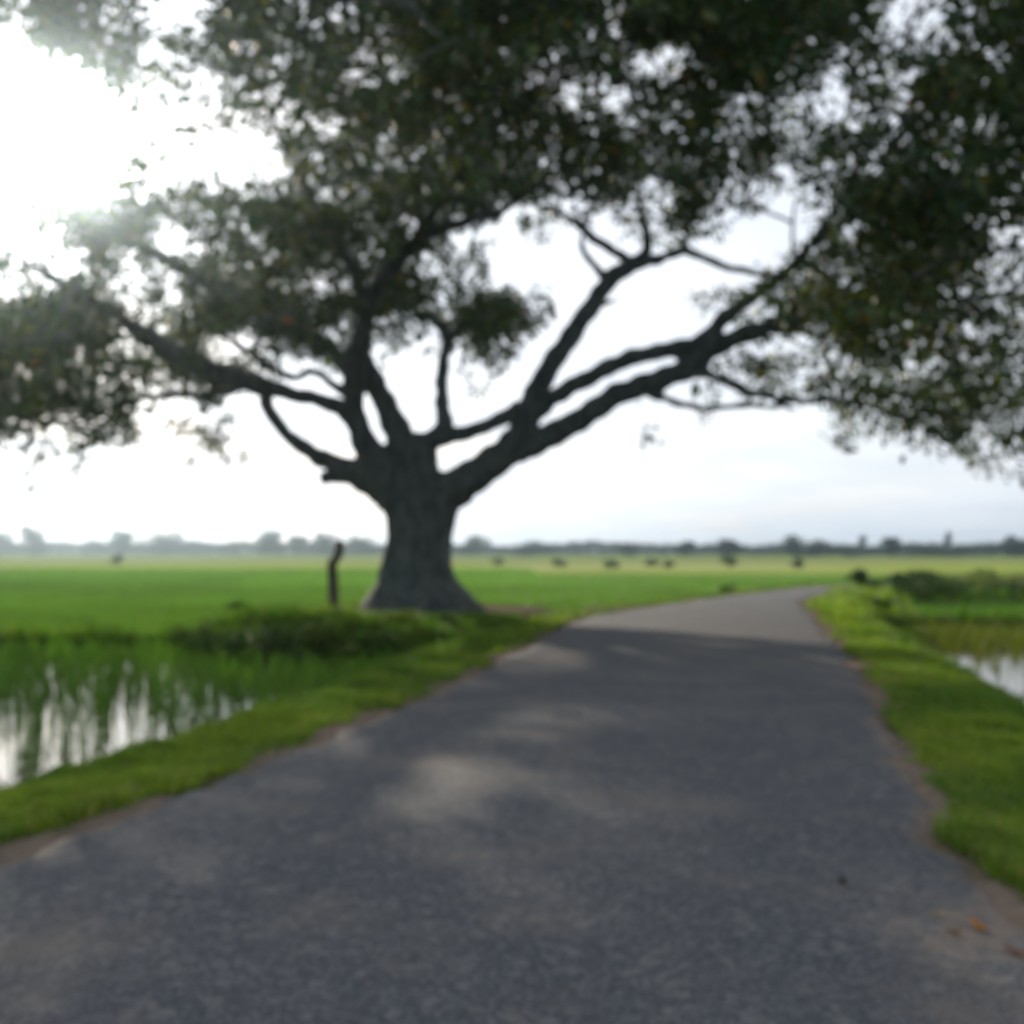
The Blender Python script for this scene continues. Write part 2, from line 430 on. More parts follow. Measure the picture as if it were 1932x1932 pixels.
na = 28
tt = np.linspace(-0.02, 1.02, na)
RV = EL[:, None, :] * (1 - tt)[None, :, None] + ER[:, None, :] * tt[None, :, None]
rz = 0.045 * (1 - (2 * tt - 1) ** 2)[None, :] + 0.012 * wob(RV[..., 0], RV[..., 1], 0.9, 3)
rz = rz + 0.004
rz[:, 0] = -0.09; rz[:, -1] = -0.09
wdt = np.linalg.norm(ER - EL, axis=1)[:, None]
ed = np.minimum(tt, 1 - tt)[None, :] * wdt
dirt = np.clip(1 - ed / (0.22 + 0.20 * wob(RV[..., 0], RV[..., 1], 2.0, 5)), 0, 1) * 0.95
px_r, py_r = 0, 0
dd = np.hypot((RV[..., 0] - 1.85) / 0.62, (RV[..., 1] - 4.2) / 0.48)
dirt = np.maximum(dirt, 0.58 * (1 - sstep(0.4, 1.1, dd)))
V = np.concatenate([RV, rz[..., None]], 2).reshape(-1, 3)
nr = len(EL)
ii = (np.arange(nr - 1)[:, None] * na + np.arange(na - 1)[None]).ravel()
road = mesh_obj("road", V, np.stack([ii, ii + 1, ii + na + 1, ii + na], 1), None, M_road, col=np.repeat(dirt.reshape(-1, 1), 3, 1), smooth=True)
tag(road, kind='structure')

def water_sheet(x0, x1, y0, y1, z):
    gx = np.linspace(x0, x1, 9); gy = np.linspace(y0, y1, 9); X, Y = np.meshgrid(gx, gy)
    ii = (np.arange(8)[:, None] * 9 + np.arange(8)[None]).ravel()
    o = mesh_obj("paddy_water", np.stack([X.ravel(), Y.ravel(), np.full(81, z)], 1), np.stack([ii, ii + 1, ii + 10, ii + 9], 1), None, M_water)
    tag(o, kind='structure')
water_sheet(-45, -0.6, -6, 21.7, WATER_Z)
water_sheet(3.4, 40, -6, 27.0, WATER_Z)

# ------------------------------------------------------------------ the big tree
def limb(pts, n=8):
    """pts: (px, py, Y, width px) -> centres and radii"""
    P = np.array([at_y(a, b, c) for a, b, c, _ in pts]); R = np.array([w * 0.5 * c / 2030 for _, _, c, w in pts])
    PR = catmull(np.column_stack([P, R]), n); return PR[:, :3], np.maximum(0.012, PR[:, 3])
YT = TREE[1]
LIMBS = [
    # left side
    [(760, 940, YT, 90), (705, 908, YT, 66), (640, 880, YT - .2, 44), (585, 852, YT - .5, 32), (545, 822, YT - .8, 27), (513, 782, YT - 1.1, 26), (495, 745, YT - 1.4, 28)],
    [(690, 900, YT, 44), (650, 897, YT + .1, 34), (606, 902, YT + .1, 26)],
    [(762, 935, YT, 110), (715, 880, YT, 72), (680, 815, YT - .1, 46), (668, 748, YT - .3, 38), (672, 690, YT - .5, 48), (684, 634, YT - .8, 42), (694, 585, YT - 1, 38), (728, 520, YT - 1.6, 32), (790, 455, YT - 2.4, 27), (870, 420, YT - 3.2, 22), (950, 395, YT - 4, 16), (1040, 330, YT - 5.5, 10)],
    [(782, 930, YT, 110), (772, 880, YT + .1, 66), (752, 818, YT, 56), (720, 750, YT, 44), (696, 700, YT - .2, 40), (680, 672, YT - .5, 38)],
    [(668, 800, YT - .2, 34), (637, 766, YT - .6, 32), (560, 745, YT - 1.4, 30), (480, 724, YT - 2.3, 40), (400, 700, YT - 3.2, 44), (310, 655, YT - 4.2, 38), (205, 585, YT - 5.4, 28), (110, 530, YT - 6.4, 20), (0, 470, YT - 7.6, 12), (-120, 420, YT - 9, 8)],
    [(670, 700, YT, 40), (610, 655, YT + .8, 34), (530, 615, YT + 1.8, 32), (440, 565, YT + 3, 30), (340, 505, YT + 4.2, 26), (240, 450, YT + 5.4, 20), (120, 400, YT + 7, 12)],
    [(655, 745, YT - .2, 22), (628, 725, YT - .2, 18), (590, 700, YT, 17), (545, 712, YT + .3, 15), (470, 665, YT + .9, 15), (400, 620, YT + 1.6, 12)],
    [(480, 724, YT - 2.3, 22), (390, 745, YT - 3.2, 18), (300, 745, YT - 4, 15), (200, 770, YT - 5, 13), (90, 790, YT - 6, 10), (-40, 800, YT - 7, 7)],
    [(170, 765, YT - 5.2, 12), (165, 800, YT - 5.3, 10), (190, 830, YT - 5.4, 6)],
    # centre
    [(790, 930, YT, 110), (793, 860, YT + .1, 68), (800, 822, YT + .1, 62)],
    [(812, 835, YT + .1, 40), (838, 805, YT + .2, 34), (833, 748, YT + .4, 28), (836, 690, YT + .7, 25), (843, 637, YT + 1, 23), (822, 605, YT + 1.4, 18), (760, 570, YT + 2.2, 14), (700, 500, YT + 3.4, 10)],
    [(843, 640, YT + 1, 17), (880, 610, YT + 1.3, 13), (930, 595, YT + 1.7, 8), (985, 585, YT + 2.2, 5)],
    [(806, 832, YT + .1, 36), (860, 820, YT, 32), (920, 803, YT - .2, 29), (985, 768, YT - .5, 34)],
    # right side
    [(805, 955, YT, 120), (850, 925, YT - .1, 82), (900, 893, YT - .3, 68), (965, 845, YT - .6, 64), (1005, 800, YT - .8, 58)],
    [(985, 815, YT - .7, 56), (1000, 770, YT - .8, 50), (1022, 720, YT - .7, 44), (1062, 655, YT - .4, 41), (1115, 580, YT, 37), (1150, 530, YT + .3, 35), (1195, 498, YT + .6, 32), (1245, 488, YT + .9, 22), (1292, 474, YT + 1.2, 19), (1370, 503, YT + 1.8, 15), (1450, 520, YT + 2.4, 13), (1520, 525, YT + 3, 9)],
    [(1190, 505, YT + .6, 28), (1222, 468, YT + .4, 21), (1214, 420, YT, 17), (1205, 370, YT - .6, 14), (1180, 290, YT - 1.8, 10), (1150, 200, YT - 3.5, 8)],
    [(1200, 500, YT + .6, 24), (1165, 478, YT + .8, 20), (1118, 448, YT + 1.2, 18), (1075, 412, YT + 1.6, 14), (1020, 390, YT + 2.2, 10), (950, 350, YT + 3, 7)],
    [(1150, 540, YT + .3, 20), (1125, 505, YT + .4, 15), (1097, 465, YT + .6, 13), (1105, 430, YT + .7, 10), (1125, 380, YT + .7, 7)],
    [(1292, 474, YT + 1.2, 14), (1300, 420, YT + .8, 11), (1310, 340, YT, 8)],
    [(1000, 785, YT - .8, 46), (1045, 750, YT - 1.2, 36), (1110, 712, YT - 1.9, 34), (1190, 676, YT - 2.7, 34), (1260, 660, YT - 3.4, 33), (1318, 648, YT - 4, 34), (1368, 600, YT - 4.2, 30), (1420, 560, YT - 4.4, 26), (1480, 515, YT - 4.8, 22), (1550, 450, YT - 5.4, 16), (1640, 370, YT - 6.5, 10), (1720, 270, YT - 8, 7)],
    [(975, 850, YT - .6, 56), (1030, 825, YT - 1, 50), (1100, 788, YT - 1.6, 46), (1160, 748, YT - 2.2, 44), (1230, 720, YT - 2.9, 42), (1300, 695, YT - 3.6, 42), (1350, 655, YT - 4.1, 40), (1440, 620, YT - 5, 35), (1530, 598, YT - 5.8, 29), (1620, 585, YT - 6.6, 25), (1740, 565, YT - 7.6, 20), (1860, 560, YT - 8.8, 16), (1990, 520, YT - 10, 10)],
    [(1305, 700, YT - 3.6, 24), (1345, 710, YT - 4, 19), (1410, 738, YT - 4.6, 18), (1500, 755, YT - 5.4, 17), (1600, 756, YT - 6.2, 13), (1700, 790, YT - 7, 9)],
    [(1215, 738, YT - 2.8, 20), (1265, 756, YT - 3.2, 15), (1330, 770, YT - 3.8, 14), (1410, 764, YT - 4.4, 14), (1500, 772, YT - 5.2, 11)],
    # high limbs hidden in the crown
    [(694, 585, YT - 1, 30), (660, 500, YT - 2.2, 26), (600, 400, YT - 3.6, 20), (540, 280, YT - 5, 14), (480, 140, YT - 6.6, 9)],
    [(790, 455, YT - 2.4, 24), (860, 330, YT - 4.2, 20), (980, 190, YT - 6.5, 16), (1120, 140, YT - 7, 11), (1290, 160, YT - 8, 5)],
    [(1480, 515, YT - 4.8, 18), (1560, 420, YT - 6.5, 16), (1640, 260, YT - 8.5, 13), (1720, 60, YT - 10.5, 10)],
    [(1115, 580, YT, 20), (1180, 560, YT + 2, 3)],
]
parts = []
def lobes(i, ang):
    h = i / 40.0
    fl = max(0.0, 1 - h * 2.1) ** 2
    a = 0.14 * fl * (np.sin(ang * 5 + 0.6) * 0.5 + np.sin(ang * 3 + 2.2) * 0.5) + 0.035 * np.sin(ang * 9 + 1 + h * 2) + 0.025 * np.sin(ang * 5 - h * 3)
    return a
tr = [(806, 1172, YT, 268), (804, 1150, YT, 236), (796, 1128, YT, 204), (790, 1100, YT, 158), (785, 1072, YT, 138), (788, 1040, YT, 126), (792, 1010, YT, 122), (794, 980, YT, 130), (790, 950, YT, 140), (786, 920, YT, 120)]
P, R = limb(tr, 4)
parts.append(tube(P, R, 40, lobes, True))
for k, a in enumerate([0.3, 1.3, 2.3, 3.2, 3.9, 4.6, 5.3, 5.9]):      # buttress roots
    if abs(math.cos(a)) > 0.75: continue
    rr = 1.05 + 0.3 * math.sin(k * 2.1); b0 = at_y(803, 1150, YT)
    d = np.array([math.cos(a), math.sin(a), 0])
    pts = [b0 + d * 0.40 + [0, 0, 1.25], b0 + d * 0.66 + [0, 0, 0.62], b0 + d * (rr - 0.05) + [0, 0, 0.14], b0 + d * (rr + 0.35) + [0, 0, -0.06], b0 + d * (rr + 0.7) + [0, 0, -0.24]]
    PR = catmull(np.column_stack([np.array(pts), [0.24, 0.21, 0.19, 0.16, 0.08]]), 6)
    parts.append(tube(PR[:, :3], PR[:, 3], 10))
SKEL = []
for lb in LIMBS:
    P, R = limb(lb, 8)
    R = R * (1 + 0.06 * np.sin(np.arange(len(R)) * 1.3 + lb[0][0]))
    P = P + 0.018 * np.stack([np.sin(np.arange(len(P)) * 0.9 + lb[0][1]), np.cos(np.arange(len(P)) * 0.7), np.sin(np.arange(len(P)) * 1.1)], 1)
    parts.append(tube(P, R, 12)); SKEL.append(P)
V, Q, T = join(parts)
base = np.array([TREE[0], TREE[1], 0.0])
big = empty("spreading_tree", base)
tag(big, "huge spreading shade tree with thick forked trunk beside the road", "tree")
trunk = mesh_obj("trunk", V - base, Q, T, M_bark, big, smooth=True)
rm = trunk.modifiers.new("weld", 'REMESH'); rm.mode = 'VOXEL'; rm.voxel_size = 0.055; rm.use_smooth_shade = True
sm = trunk.modifiers.new("soften", 'SMOOTH'); sm.factor = 0.5; sm.iterations = 9
tx = bpy.data.textures.new("bark_lumps", 'CLOUDS'); tx.noise_scale = 0.35; tx.noise_depth = 3
dm = trunk.modifiers.new("lumps", 'DISPLACE'); dm.texture = tx; dm.strength = 0.09; dm.mid_level = 0.5; dm.texture_coords = 'LOCAL'

GRID = [
    "4787431126877755889999999985999999999863346778",
    "2467454357777666889999999986998999988876335788",
    "2355654565777677568888776677524899987566457888",
    "1112432112453777757888857643566888876366478888",
    "0000010000155478888888878452465874647255588888"[:46],
    "0000000004552557888888888888578835656545788888",
    "0000002100225667868888888888876877887886688888",
    "0000023100001576768888888888756887525788888888",
    "1112345564556657888888886566647864425899999998",
    "2345677777688888888767523444347733346899999977",
    "2224676346788888888742121111125521114899999873",
    "4113654368878886688734000000000000136899999854",
    "3776633588888755888633000000000000357889999854",
    "6677553357888877887656752000000344678888887666",
    "7788764468877664543578862000000002577788776564",
    "7887767863134663122146310000000002112377656664",
    "6556565776542121010012100000000032344466665666",
    "5566453344210000000001000000000112355677777776",
    "7645342121200000000000000000010310013465676655",
    "3224341122100000000000000000020000000132345664",
    "0122100111110000000000000000000000000020122352",
    "0111000000000000000000000000000000000000000011",
]
G = np.array([[int(c) for c in (r + "0" * 46)[:46]] for r in GRID], float)
G[4] = [0,0,0,0,0,1,0,0,0,1,5,5,4,7,8,8,8,8,8,8,8,8,8,7,8,4,5,2,4,6,5,8,7,4,6,4,7,2,5,5,5,8,8,8,8,8]
G[0:3, 0:7] = np.minimum(8, G[0:3, 0:7] + 1.6)
G[3:8, 5:9] += 1.8; G[5:8, 2:6] += 1.2
G[8:12, 0:7] = np.minimum(8, G[8:12, 0:7] + 1.3)
def cover(px, py):
    """how closely the leaves stand, 0..9"""
    u = np.clip(px / 42.0 - 0.5, 0, 44.999); v = np.clip(py / 42.0 - 0.5, 0, 20.999)
    i = u.astype(int); j = v.astype(int); fu = u - i; fv = v - j
    fu = fu * fu * (3 - 2 * fu); fv = fv * fv * (3 - 2 * fv)
    c = (G[j, i] * (1 - fu) + G[j, i + 1] * fu) * (1 - fv) + (G[j + 1, i] * (1 - fu) + G[j + 1, i + 1] * fu) * fv
    c = np.where(py < 0, 0.45 * c + 0.55 * 6.0, c)
    c = np.where(px < 0, np.where(py > 120, c * 0.9, c), c)
    return np.where((py > 924) | (px < -560) | (px > 2480) | (py < -620), 0, c)
LEAF_PER = 15
NC = 420000
cpx = rng.uniform(-560, 2480, NC); cpy = rng.uniform(-620, 925, NC)
cv = cover(cpx, cpy)
tau = -np.log(1 - np.minimum(0.985, (cv / 9.15) ** 1.15))
mean = 28.0 - 7.5 * sstep(950, 1750, cpx) * sstep(900, 300, cpy) - 3.5 * sstep(1400, 1800, cpx) - 4.5 * sstep(400, 0, cpy)
mean = mean + 6.5 * sstep(250, 420, cpx) * sstep(1050, 850, cpx) * sstep(380, 520, cpy) * sstep(800, 720, cpy)
Yd = np.full(NC, np.nan)
for k in range(10):
    bad = np.isnan(Yd)
    y = mean[bad] + rng.normal(0, 6.5, bad.sum())
    P = at_y(cpx[bad], cpy[bad], y)
    r = np.hypot(P[:, 0] - TREE[0], P[:, 1] - TREE[1])
    ok = (y > 12.5) & (y < 44) & (r < 19) & (P[:, 2] < 17.0 * np.sqrt(np.maximum(0, 1 - (r / 20.5) ** 2)) + 0.6)
    idx = np.where(bad)[0]; Yd[idx[ok]] = y[ok]
ok = ~np.isnan(Yd)
A_LEAF = 0.0030
dens = 4.2 * (44 / 2030.0) ** 2 / A_LEAF / LEAF_PER
frac = dens * 3040 * 1545 / NC
Pn = at_y(cpx, cpy, np.nan_to_num(Yd, nan=25.0))
clump = wob(Pn[:, 0] + 0.7 * Pn[:, 2], Pn[:, 2] * 1.6 + 0.5 * Pn[:, 1], 2.6, 3) + 0.6 * wob(Pn[:, 0] - Pn[:, 1], Pn[:, 2] * 1.5, 1.3, 6)
clump = np.where(cpy > 560, 0.5 + 0.5 * clump, clump)
tau = tau * np.clip(1.2 + 1.8 * clump, 0.12, 2.6) * (1 - 0.32 * sstep(1350, 1550, cpx) * sstep(150, 300, cpy))
keep = ok & (rng.uniform(0, 1, NC) < (tau / 4.2) * (np.nan_to_num(Yd, nan=1) / 44) ** 2 * frac)
cpx, cpy, Yd, cv = cpx[keep], cpy[keep], Yd[keep], cv[keep]
C = at_y(cpx, cpy, Yd); n = len(C)
outw = C - np.array([TREE[0], TREE[1], 6.0])
ax = unit(unit(outw) * np.array([1, 1, 0.5]) + rng.normal(0, 0.55, (n, 3)) + np.array([0, 0, -0.12]))
tl = rng.uniform(0.45, 0.85, n)
u, w = frames(ax)
k = np.arange(LEAF_PER)
tpos = (k[None] + rng.uniform(0, 0.8, (n, LEAF_PER))) / LEAF_PER - 0.5
Bp = C[:, None] + ax[:, None] * (tpos * tl[:, None])[..., None]
ang = k[None] * 2.4 + rng.uniform(0, 6.28, (n, 1)) + rng.normal(0, 0.4, (n, LEAF_PER))
ld = np.cos(ang)[..., None] * u[:, None] + np.sin(ang)[..., None] * w[:, None]
ld = unit(ld + 0.55 * ax[:, None] + np.array([0, 0, -0.35]) + rng.normal(0, 0.25, ld.shape))
Bp = (Bp + ld * rng.uniform(0.02, 0.16, (n, LEAF_PER, 1))).reshape(-1, 3); ld = ld.reshape(-1, 3)
nn = unit(np.array([0, 0, 1.0]) + rng.normal(0, 0.85, Bp.shape))
Ls = rng.uniform(0.16, 0.27, len(Bp)); Ws = Ls * rng.uniform(0.45, 0.6, len(Bp))
lx, ly = to_px(Bp + ld * 0.09)
vv = cover(lx, ly); vs = np.repeat(cv, LEAF_PER)
kl = rng.uniform(0, 1, len(Bp)) < np.clip(1.1 * (vv / (vs + 0.01)) ** 1.6 + 0.03, 0, 1)
kl &= ~((vv < 0.6) & (rng.uniform(0, 1, len(Bp)) < 0.75))
# thin spots in the crown let the low sun through in a few places
shp = Bp - sd * (Bp[:, 2:3] / sd[2])
for qx, qy, qw, qh, drop in [(190, 1620, 150, 42, .9), (330, 1700, 120, 60, .6), (1040, 1345, 120, 34, .8), (770, 1530, 190, 62, .85), (560, 1318, 150, 26, .8),
                             (250, 1480, 170, 30, .8), (60, 1570, 90, 30, .7), (620, 1400, 90, 25, .5), (1850, 1500, 100, 60, .4), (1420, 1455, 120, 25, .5)]:
    def gnd(a, b):
        d = ray(float(a), float(b)); return (EYE + d * (-1.5 / d[2]))[:2]
    c0 = gnd(qx, qy); ew = abs(gnd(qx + qw, qy)[0] - c0[0]); eh = abs(gnd(qx, qy - qh)[1] - gnd(qx, qy + qh)[1]) / 2
    e = np.hypot((shp[:, 0] - c0[0]) / ew, (shp[:, 1] - c0[1]) / eh) + 0.25 * wob(shp[:, 0], shp[:, 1], 0.8, 4)
    kl &= ~((e < 1) & (rng.uniform(0, 1, len(Bp)) < drop))
Bp, ld, nn, Ls, Ws = Bp[kl], ld[kl], nn[kl], Ls[kl], Ws[kl]
V, Q = leaves(Bp, ld, nn, Ls, Ws)
tc = tints(len(Bp), (0.038, 0.066, 0.026), 0.25, 0.18)  # leaf green shifted towards blue to imitate the glare veil
sel = rng.uniform(0, 1, len(Bp)); tc[sel < 0.06] = tints((sel < 0.06).sum(), (0.13, 0.15, 0.02)); tc[sel < 0.004] = tints((sel < 0.004).sum(), (0.30, 0.12, 0.03))
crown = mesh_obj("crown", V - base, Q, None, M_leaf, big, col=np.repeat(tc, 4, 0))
print("crown leaves", len(Bp), "sprays", n)

# secondary branches: grow from the limbs to clusters of sprays, nearest first
nodes = np.vstack([p[len(p) // 3:] for p in SKEL])
inview = (cpx > -500) & (cpx < 2450) & (cv > 2.5)
pick = rng.choice(np.where(inview)[0], 620, replace=False)
dist0 = np.array([np.min(np.linalg.norm(nodes - C[i], axis=1)) for i in pick])
bparts = []
for i in pick[np.argsort(dist0)]:
    d = np.linalg.norm(nodes - C[i], axis=1) + 0.35 * np.maximum(0, nodes[:, 2] - C[i][2])
    j = int(np.argmin(d)); a = nodes[j]; b = C[i]; ln = np.linalg.norm(b - a)
    if ln < 0.5: continue
    mid = (a + b) / 2 + rng.normal(0, 0.10 * ln, 3) + np.array([0, 0, 0.06 * ln])
    qx, qy = to_px(a + (b - a) * np.linspace(0.12, 0.9, 9)[:, None])
    if (cover(qx, qy) < 1.6).sum() > 1: continue
    r0 = min(0.085, 0.016 + 0.013 * ln)
    PR = catmull(np.column_stack([np.array([a, (a * 2 + mid) / 3 + rng.normal(0, .04 * ln, 3), mid, b]), [r0, r0 * 0.85, r0 * 0.6, 0.011]]), 4)
    bparts.append(tube(PR[:, :3], PR[:, 3], 5)); nodes = np.vstack([nodes, PR[2::2, :3]])
sub = rng.choice(n, min(n, 5200), replace=False)
for i in sub:
    a = C[i] - ax[i] * tl[i] * 0.62; b = C[i] + ax[i] * tl[i] * 0.5
    bparts.append(tube(np.array([a, (a + b) / 2 + rng.normal(0, 0.03, 3), b]), [0.011, 0.008, 0.004], 3))
V, Q, T = join(bparts)
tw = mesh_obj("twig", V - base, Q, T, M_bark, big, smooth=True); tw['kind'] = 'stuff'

# ------------------------------------------------------------------ grass, rice
def wedge(nc, y0, y1, x0=-120, x1=2052):
    """points spread evenly over the view wedge (denser near)"""
    inv = rng.uniform(1 / y1, 1 / y0, nc); Y = 1 / inv
    X = (rng.uniform(x0, x1, nc) - 966) / 2030 * Y
    return X, Y
def soil_at(x, y, s):
    dt = np.hypot((x - TREE[0] - 0.9) / 3.6, (y - TREE[1] + 0.1) / 2.3) + 0.25 * wob(x, y, 1.1, 7)
    m = np.maximum(1 - sstep(0.65, 1.05, dt), 1 - sstep(0.35, 0.9, seg_d(x, y, (-1, 27.2), (4.2, 28.6)) + 0.25 * wob(x, y, 0.7, 8)))
    return np.maximum(m, 1 - sstep(0.04, 0.24, s + 0.20 * wob(x, y, 1.3, 9)))
def far_rice(x, y, s, side):
    return (s > np.where(side < 0, 1.3, 99)) & (mound_f(x, y) < 0.25) & (y > 22.1) & (y < 112) & (side < 0)
def right_rice(x, y, s, side):
    return (side > 0) & (y > 27.2 + 0.06 * x * 0) & (y < 34.5 + 0.09 * (x - 12)) & (bunds(x, y)[1] > 0.5) & (bunds(x, y)[2] > 0.9) & (x > 10.2 + 0.35 * (y - 27)) & (s > 1.2)

x, y = wedge(1000000, 3.0, 62)
s, side = road_sd(x, y)
on = s > 0.04
x, y, s, side = x[on], y[on], s[on], side[on]
z = height(x, y, s, side)
so = soil_at(x, y, s)
ok = (z > WATER_Z - 0.02) & (rng.uniform(0, 1, len(x)) > so * 1.02) & ~far_rice(x, y, s, side) & ~right_rice(x, y, s, side) & ~((y > 22.5) & (z < BASE + 0.12))
ok &= np.hypot(x - TREE[0], y - TREE[1]) > 1.5
x, y, z, s, side = x[ok], y[ok], z[ok], s[ok], side[ok]
nmax = 330000
if len(x) > nmax:
    k = rng.choice(len(x), nmax, replace=False); x, y, z, s, side = x[k], y[k], z[k], s[k], side[k]
print("verge blades", len(x))
tall = 0.07 + 0.05 * np.clip(wob(x, y, 1.5, 6), -0.6, 1) + 0.16 * sstep(0.9, 2.2, s) * np.clip(0.4 + wob(x, y, 1.0, 7), 0, 1) * sstep(6, 14, y)
tall += 0.15 * (bunds(x, y)[1] < 0.9) + 0.12 * (bunds(x, y)[0] < 0.8) + 0.25 * (bunds(x, y)[2] < 1.6)
tall += 0.14 * ((side > 0) & (y > 23) & (s > 0.5)) * np.clip(0.6 + wob(x, y, 1.6, 2), 0, 1.4)
tall += 0.07 * mound_f(x, y) * np.clip(0.3 + wob(x, y, 1.3, 1), 0, 1) * (s > 1.6) * (y < 25)
tall *= 1 - 0.6 * (1 - sstep(0.7, 1.5, np.hypot((x - TREE[0]) / 3.2, (y - 25.4) / 2.6)))
tall += 0.13 * np.clip(wob(x, y, 0.55, 3) + 0.35 * wob(x, y, 2.1, 1) - 0.55, 0, 1)
hh = tall * rng.uniform(0.6, 1.35, len(x)); ww = np.maximum(0.0055, 0.00085 * y) * rng.uniform(0.7, 1.4, len(x))
V, Q, T = blades(np.stack([x, y, z - 0.01], 1), hh, ww, rng.uniform(0.15, 1.0, len(x)))
tc = tints(len(x), (0.088, 0.165, 0.019), 0.26, 0.16)
yl = sstep(0.0, 0.9, wob(x, y, 1.7, 3) + 0.5 * (1 - sstep(0.2, 0.9, s)) + 0.9 * ((side > 0) & (y > 23) & (s < 2.6)) + 0.45 * (sstep(0.25, 0.5, s) * (1 - sstep(0.9, 1.4, s))))[:, None] * 0.8  # yellow-green variation; the band along mid verge paints in a sunlit strip
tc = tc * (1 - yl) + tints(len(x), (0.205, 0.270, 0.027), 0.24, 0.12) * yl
dryb = rng.uniform(0, 1, len(x)) < 0.05 + 0.10 * (s < 0.4); tc[dryb] = tints(dryb.sum(), (0.24, 0.19, 0.09))
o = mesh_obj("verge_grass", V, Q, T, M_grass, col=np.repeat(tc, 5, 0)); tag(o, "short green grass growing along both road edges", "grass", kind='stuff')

# dense young rice behind the bund and beyond the right pond
x, y = wedge(420000, 22, 112)
s, side = road_sd(x, y)
ok = far_rice(x, y, s, side) & (np.abs(y - 78.5) > 0.8)
x, y, s = x[ok], y[ok], s[ok]
k = rng.choice(len(x), min(len(x), 190000), replace=False); x, y = x[k], y[k]
hh = (0.42 + 0.06 * wob(x, y, 2.5, 8)) * rng.uniform(0.75, 1.15, len(x)); ww = np.maximum(0.014, 0.00075 * y) * rng.uniform(0.7, 1.3, len(x))
V1 = blades(np.stack([x, y, np.full(len(x), BASE)], 1), hh, ww, rng.uniform(0.1, 0.6, len(x)))
plot = np.sin(np.floor((x + 0.25 * y) / 19.0) * 12.99 + np.floor((y - 0.03 * x) / 13.0) * 78.2) * 43758.5
t1 = tints(len(x), (0.110, 0.190, 0.045), 0.16, 0.10) * (0.86 + 0.28 * (plot - np.floor(plot)))[:, None] * (1 + 0.22 * wob(x, y, 7, 9))[:, None]
o = mesh_obj("rice_field", *V1, M_grass, col=np.clip(np.repeat(t1, 5, 0), 0.004, 1)); tag(o, "dense bright green young rice filling the field behind the tree", "rice", kind='stuff')
x, y = wedge(160000, 26.5, 42, 1650, 2100)
s, side = road_sd(x, y); ok = right_rice(x, y, s, side); x, y = x[ok], y[ok]
k = rng.choice(len(x), min(len(x), 30000), replace=False); x, y = x[k], y[k]
hh = 0.38 * rng.uniform(0.7, 1.15, len(x)); ww = 0.02 * rng.uniform(0.7, 1.3, len(x))
V1 = blades(np.stack([x, y, np.full(len(x), BASE)], 1), hh, ww, rng.uniform(0.1, 0.6, len(x)))
o = mesh_obj("rice_patch", *V1, M_grass, col=np.repeat(tints(len(x), (0.07, 0.165, 0.018), 0.16, 0.1), 5, 0)); tag(o, "bright green rice patch beyond the pond at right", "rice", kind='stuff')

# sparse rice standing in the flooded paddy on the left, reeds in the pond on the right
def clumps(cx, cy, nb, h, spread, w, tint, lean=0.35):
    n = len(cx); m = n * nb
    bx = np.repeat(cx, nb) + rng.normal(0, spread, m); by = np.repeat(cy, nb) + rng.normal(0, spread, m)
    H = np.repeat(h * rng.uniform(0.75, 1.2, n), nb) * rng.uniform(0.6, 1.1, m)
    V, Q, T = blades(np.stack([bx, by, np.full(m, BASE - 0.02)], 1), H, np.maximum(w, 0.0007 * by) * rng.uniform(0.7, 1.3, m), rng.uniform(0.05, lean, m))
    return V, Q, T, np.repeat(tints(m, tint, 0.2, 0.12), 5, 0)
def clump_grid(x0, x1, y0, y1, st):
    X, Y = np.meshgrid(np.arange(x0, x1, st), np.arange(y0, y1, st))
    X = X.ravel() + rng.normal(0, st * 0.2, X.size); Y = Y.ravel() + rng.normal(0, st * 0.2, Y.size)
    px, py = to_px(np.stack([X, Y, np.full(X.size, BASE)], 1))
    k = (px > -160) & (px < 2100); X, Y = X[k], Y[k]
    s, side = road_sd(X, Y); z = height(X, Y, s, side)
    return X, Y, s, z
X1, Y1, s1, z1 = clump_grid(-16, -1, 6, 21.6, 0.27)
k = (z1 < WATER_Z - 0.03)
p = 0.60 + 0.35 * wob(X1, Y1, 2.2, 5) + 0.75 * sstep(12.5, 16.5, Y1) + 0.8 * sstep(-5.2, -3.6, X1) * sstep(12.6, 14, Y1)
k &= rng.uniform(0, 1, len(X1)) < np.clip(p, 0.60, 1)
a = clumps(X1[k], Y1[k], 14, 0.66 - 0.20 * sstep(12, 17, Y1[k]), 0.035, 0.008, (0.082, 0.160, 0.024))
o = mesh_obj("paddy_rice", a[0], a[1], a[2], M_grass, col=a[3]); tag(o, "sparse tufts of rice standing in the flooded paddy at left", "rice", kind='stuff')
X1, Y1, s1, z1 = clump_grid(6, 24, 9, 26, 0.25)
k = (z1 < WATER_Z - 0.03)
p = 0.10 + 0.10 * wob(X1, Y1, 1.2, 5) + 1.2 * sstep(20.2, 21.4, Y1)
k &= rng.uniform(0, 1, len(X1)) < p
a = clumps(X1[k], Y1[k], 12, 0.5, 0.05, 0.009, (0.100, 0.112, 0.018), 0.4)
o = mesh_obj("pond_reeds", a[0], a[1], a[2], M_grass, col=a[3]); tag(o, "yellowish reeds standing at the far side of the right pond", "reeds", kind='stuff')

